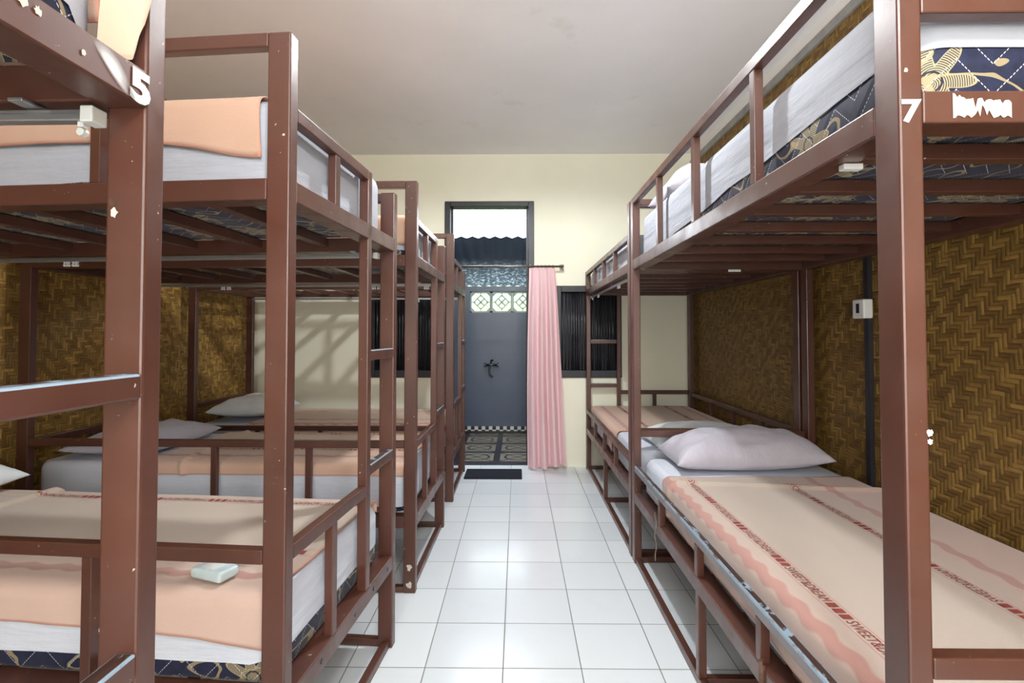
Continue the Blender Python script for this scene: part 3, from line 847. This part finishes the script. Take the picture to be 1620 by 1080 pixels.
# ------------------------------------------------------------------ marks and small fittings
def decal(bed, body, u, v, z, size, axis, parent, name='painted_number', bold=.02, depth=.0012, mat=None, lab=None, wx=1.0):
    """flat lettering on a face: axis 'v-' etc. says which way the face looks (local)"""
    vs,fs,(x0,x1,y0,y1)=text_mesh(body,1.0,bold)
    s=size/(y1-y0); bm=bmesh.new(); tv=[]
    for q in vs:
        lx=(q.x-(x0+x1)/2)*s*wx; ly=(q.y-(y0+y1)/2)*s
        if axis=='u-': p=(u-depth, v-lx, z+ly)       # looking at the ladder end from outside
        elif axis=='v+': p=(u-lx, v+depth, z+ly)
        tv.append(bm.verts.new(p))
    for f in fs:
        try: bm.faces.new([tv[k] for k in f])
        except ValueError: pass
    o=obj(name,bm,mat or M['white_paint'],parent)
    if lab: o['label']=lab
    return o
decal(bedE,'7',0,bedE.W-.020,1.645,.040,'u-',bedE.root,lab='white sprayed number 7',bold=.03,wx=1.25)
decal(bedA,'5',0,.053,1.635,.050,'u-',bedA.root,lab='white sprayed number 5',bold=.05,wx=1.3)
bm=bmesh.new(); uvl=bm.loops.layers.uv.verify()
f=bm.faces.new([bm.verts.new(q) for q in ((-.0012,.150,1.664),(-.0012,.090,1.611),(-.0012,.062,1.611),(-.0012,.095,1.664))])
for l,q in zip(f.loops,((0,1),(0,0),(1,0),(1,1))): l[uvl].uv=q
obj('paint_smear',bm,M['smear'],bedA.root)
# torn sticker on the near end rail of bed E
bm=bmesh.new(); rr=random.Random(4); n=26
v0=bedE.W-.089; v1=bedE.W-.187
top=[];bot=[]
for k in range(n+1):
    v=v0+(v1-v0)*k/n
    a=1.676-.004*rr.random()-(.018*rr.random() if k%4==2 else 0)-(.006 if k>3 else 0)-.006*k/n
    b=1.632+.006*rr.random()+(.020*rr.random() if 8<k<19 and k%3 else 0)
    top.append(bm.verts.new((-.0012,v,a))); bot.append(bm.verts.new((-.0012,v,b)))
for k in range(n): bm.faces.new((top[k],top[k+1],bot[k+1],bot[k]))
o=obj('torn_sticker',bm,M['sticker'],bedE.root); o['label']='torn whitish sticker remains'
# paint blots on posts
def blot(bed,u,v,z,r,face,seed,mat=None):
    bm=bmesh.new(); rr=random.Random(seed); ring=[]
    for k in range(14):
        a=k/14*2*PI; q=r*rr.uniform(.6,1.15)
        if face=='u-': p=(u-.001,v+q*math.cos(a)*.8,z+q*math.sin(a))
        else: p=(u+q*math.cos(a)*.8,v+.001,z+q*math.sin(a))
        ring.append(bm.verts.new(p))
    bm.faces.new(ring); return obj('paint_blot',bm,mat or M['white_paint'],bed.root)
blot(bedC,.03,bedC.W,.125,.018,'v+',1,M['sticker']); blot(bedC,.03,bedC.W,.04,.018,'v+',2,M['sticker'])
blot(bedA,.046,PV,1.452,.008,'v+',3,M['sticker']); blot(bedA,.049,PV,1.468,.009,'v+',4,M['rust'])
blot(bedA,0,.232,1.652,.011,'u-',5,M['sticker']); blot(bedA,0,.212,1.648,.006,'u-',15,M['sticker']); blot(bedA,0,.150,1.633,.005,'u-',16,M['sticker'])
blot(bedE,0,bedE.W-.040,1.105,.007,'u-',6); blot(bedE,0,bedE.W-.040,1.09,.006,'u-',8)
blot(bedE,0,bedE.W-.012,1.715,.005,'u-',7,M['sticker'])
# bolts on the lower end rail of bed B
for v in (.10,.25,.42,.66):
    bm=bmesh.new(); tube(bm,(0,v,.343),(-.003,v,.343),.007,10); obj('bolt',bm,M['chrome'],bedB.root)
# latch on the aisle rail of bed E, plate under the deck
bm=bmesh.new(); box(bm,(.50,bedE.W-.004,.31),(.516,bedE.W+.008,.40),.002); tube(bm,(.508,bedE.W+.004,.30),(.508,bedE.W+.004,.41),.006,8)
obj('latch',bm,M['rust'],bedE.root)
bar('tag_plate',(.20,bedE.W-.075,1.612),(.218,bedE.W-.035,1.624),M['plastic'],bedE.root,.001)
bar('tag_plate',(bedE.L-.06,.40,1.612),(bedE.L-.056,.47,1.626),M['plastic'],bedE.root,.001)
# string tied to the aisle rail
bm=bmesh.new(); pr=None
for k in range(14):
    p_=Vector((1.52+.004*math.sin(k*1.3),bedE.W+.006+.003*math.cos(k),.44-.017*k))
    if pr is not None: tube(bm,pr,p_,.0025,6)
    pr=p_
obj('tied_string',bm,M['string'],bedE.root)

# white socket box on the woven wall
o=empty('socket_box',(XR-.022,2.415,1.385)); tag(o,'small white socket box on the dark batten of the woven wall','socket box')
bar('box',(-.045,-.05,-.045),(0,.03,.045),M['plastic'],o,.006)
bar('slot',(-.047,-.02,-.02),(-.0445,.0,.025),M['backing'],o,0)
# dark stick poking from the broken plaster over the trim
bm=bmesh.new(); box(bm,(XR-.012,1.50,2.93),(XR-.003,1.76,2.99),.002)
o=struct(obj('trim_4',bm,M['bamboo']))
bm=bmesh.new(); tube(bm,(XR-.018,1.42,2.955),(XR-.014,1.74,2.935),.007,8); obj('stick',bm,M['black_wood'],o)

# ------------------------------------------------------------------ light
w=bpy.data.worlds.new('sky'); sc.world=w; w.use_nodes=True
nt=w.node_tree; nt.nodes.clear()
out=nt.nodes.new('ShaderNodeOutputWorld'); bg=nt.nodes.new('ShaderNodeBackground'); nt.links.new(bg.outputs[0],out.inputs[0])
tc=nt.nodes.new('ShaderNodeTexCoord'); sp=nt.nodes.new('ShaderNodeSeparateXYZ'); nt.links.new(tc.outputs['Generated'],sp.inputs[0])
rp=nt.nodes.new('ShaderNodeValToRGB'); nt.links.new(sp.outputs[2],rp.inputs[0])
e=rp.color_ramp.elements; e[0].position=.0; e[0].color=(.05,.075,.035,1); e[1].position=.20; e[1].color=(.86,.93,1.0,1)
e2=rp.color_ramp.elements.new(.12); e2.color=(.10,.135,.085,1)
nt.links.new(rp.outputs[0],bg.inputs[0]); bg.inputs[1].default_value=14.0

def area(name,loc,rot,sx,sy,pw,col=(1,1,1)):
    l=bpy.data.lights.new(name,'AREA'); l.shape='RECTANGLE'; l.size=sx; l.size_y=sy; l.energy=pw; l.color=col
    o=bpy.data.objects.new(name,l); o.location=loc; o.rotation_euler=rot; COL.objects.link(o); return o
def point(name,loc,pw,r,col=(1,1,1)):
    l=bpy.data.lights.new(name,'POINT'); l.energy=pw; l.shadow_soft_size=r; l.color=col
    o=bpy.data.objects.new(name,l); o.location=loc; COL.objects.link(o); return o
l=bpy.data.lights.new('ceiling_lamp','SPOT'); l.energy=130; l.shadow_soft_size=.05; l.spot_size=math.radians(172); l.spot_blend=.25; l.color=(.95,.98,1)
lo_=bpy.data.objects.new('ceiling_lamp',l); lo_.location=(.05,2.5,2.9); COL.objects.link(lo_)
area('rear_fill_light',(.0,YF+.05,1.6),(PI/2,0,0),2.6,1.8,88,(1,.985,.97))  # added fill standing in for an unseen opening behind the camera
point('ceiling_fill',(.35,-.35,2.45),82,.12,(.97,.985,1))  # added fill, no real lamp; lifts the ceiling and upper wall
sc.view_settings.view_transform='Standard'; sc.view_settings.look='None'; sc.view_settings.exposure=0.2
sc.cycles.max_bounces=10; sc.cycles.diffuse_bounces=6; sc.cycles.sample_clamp_indirect=8
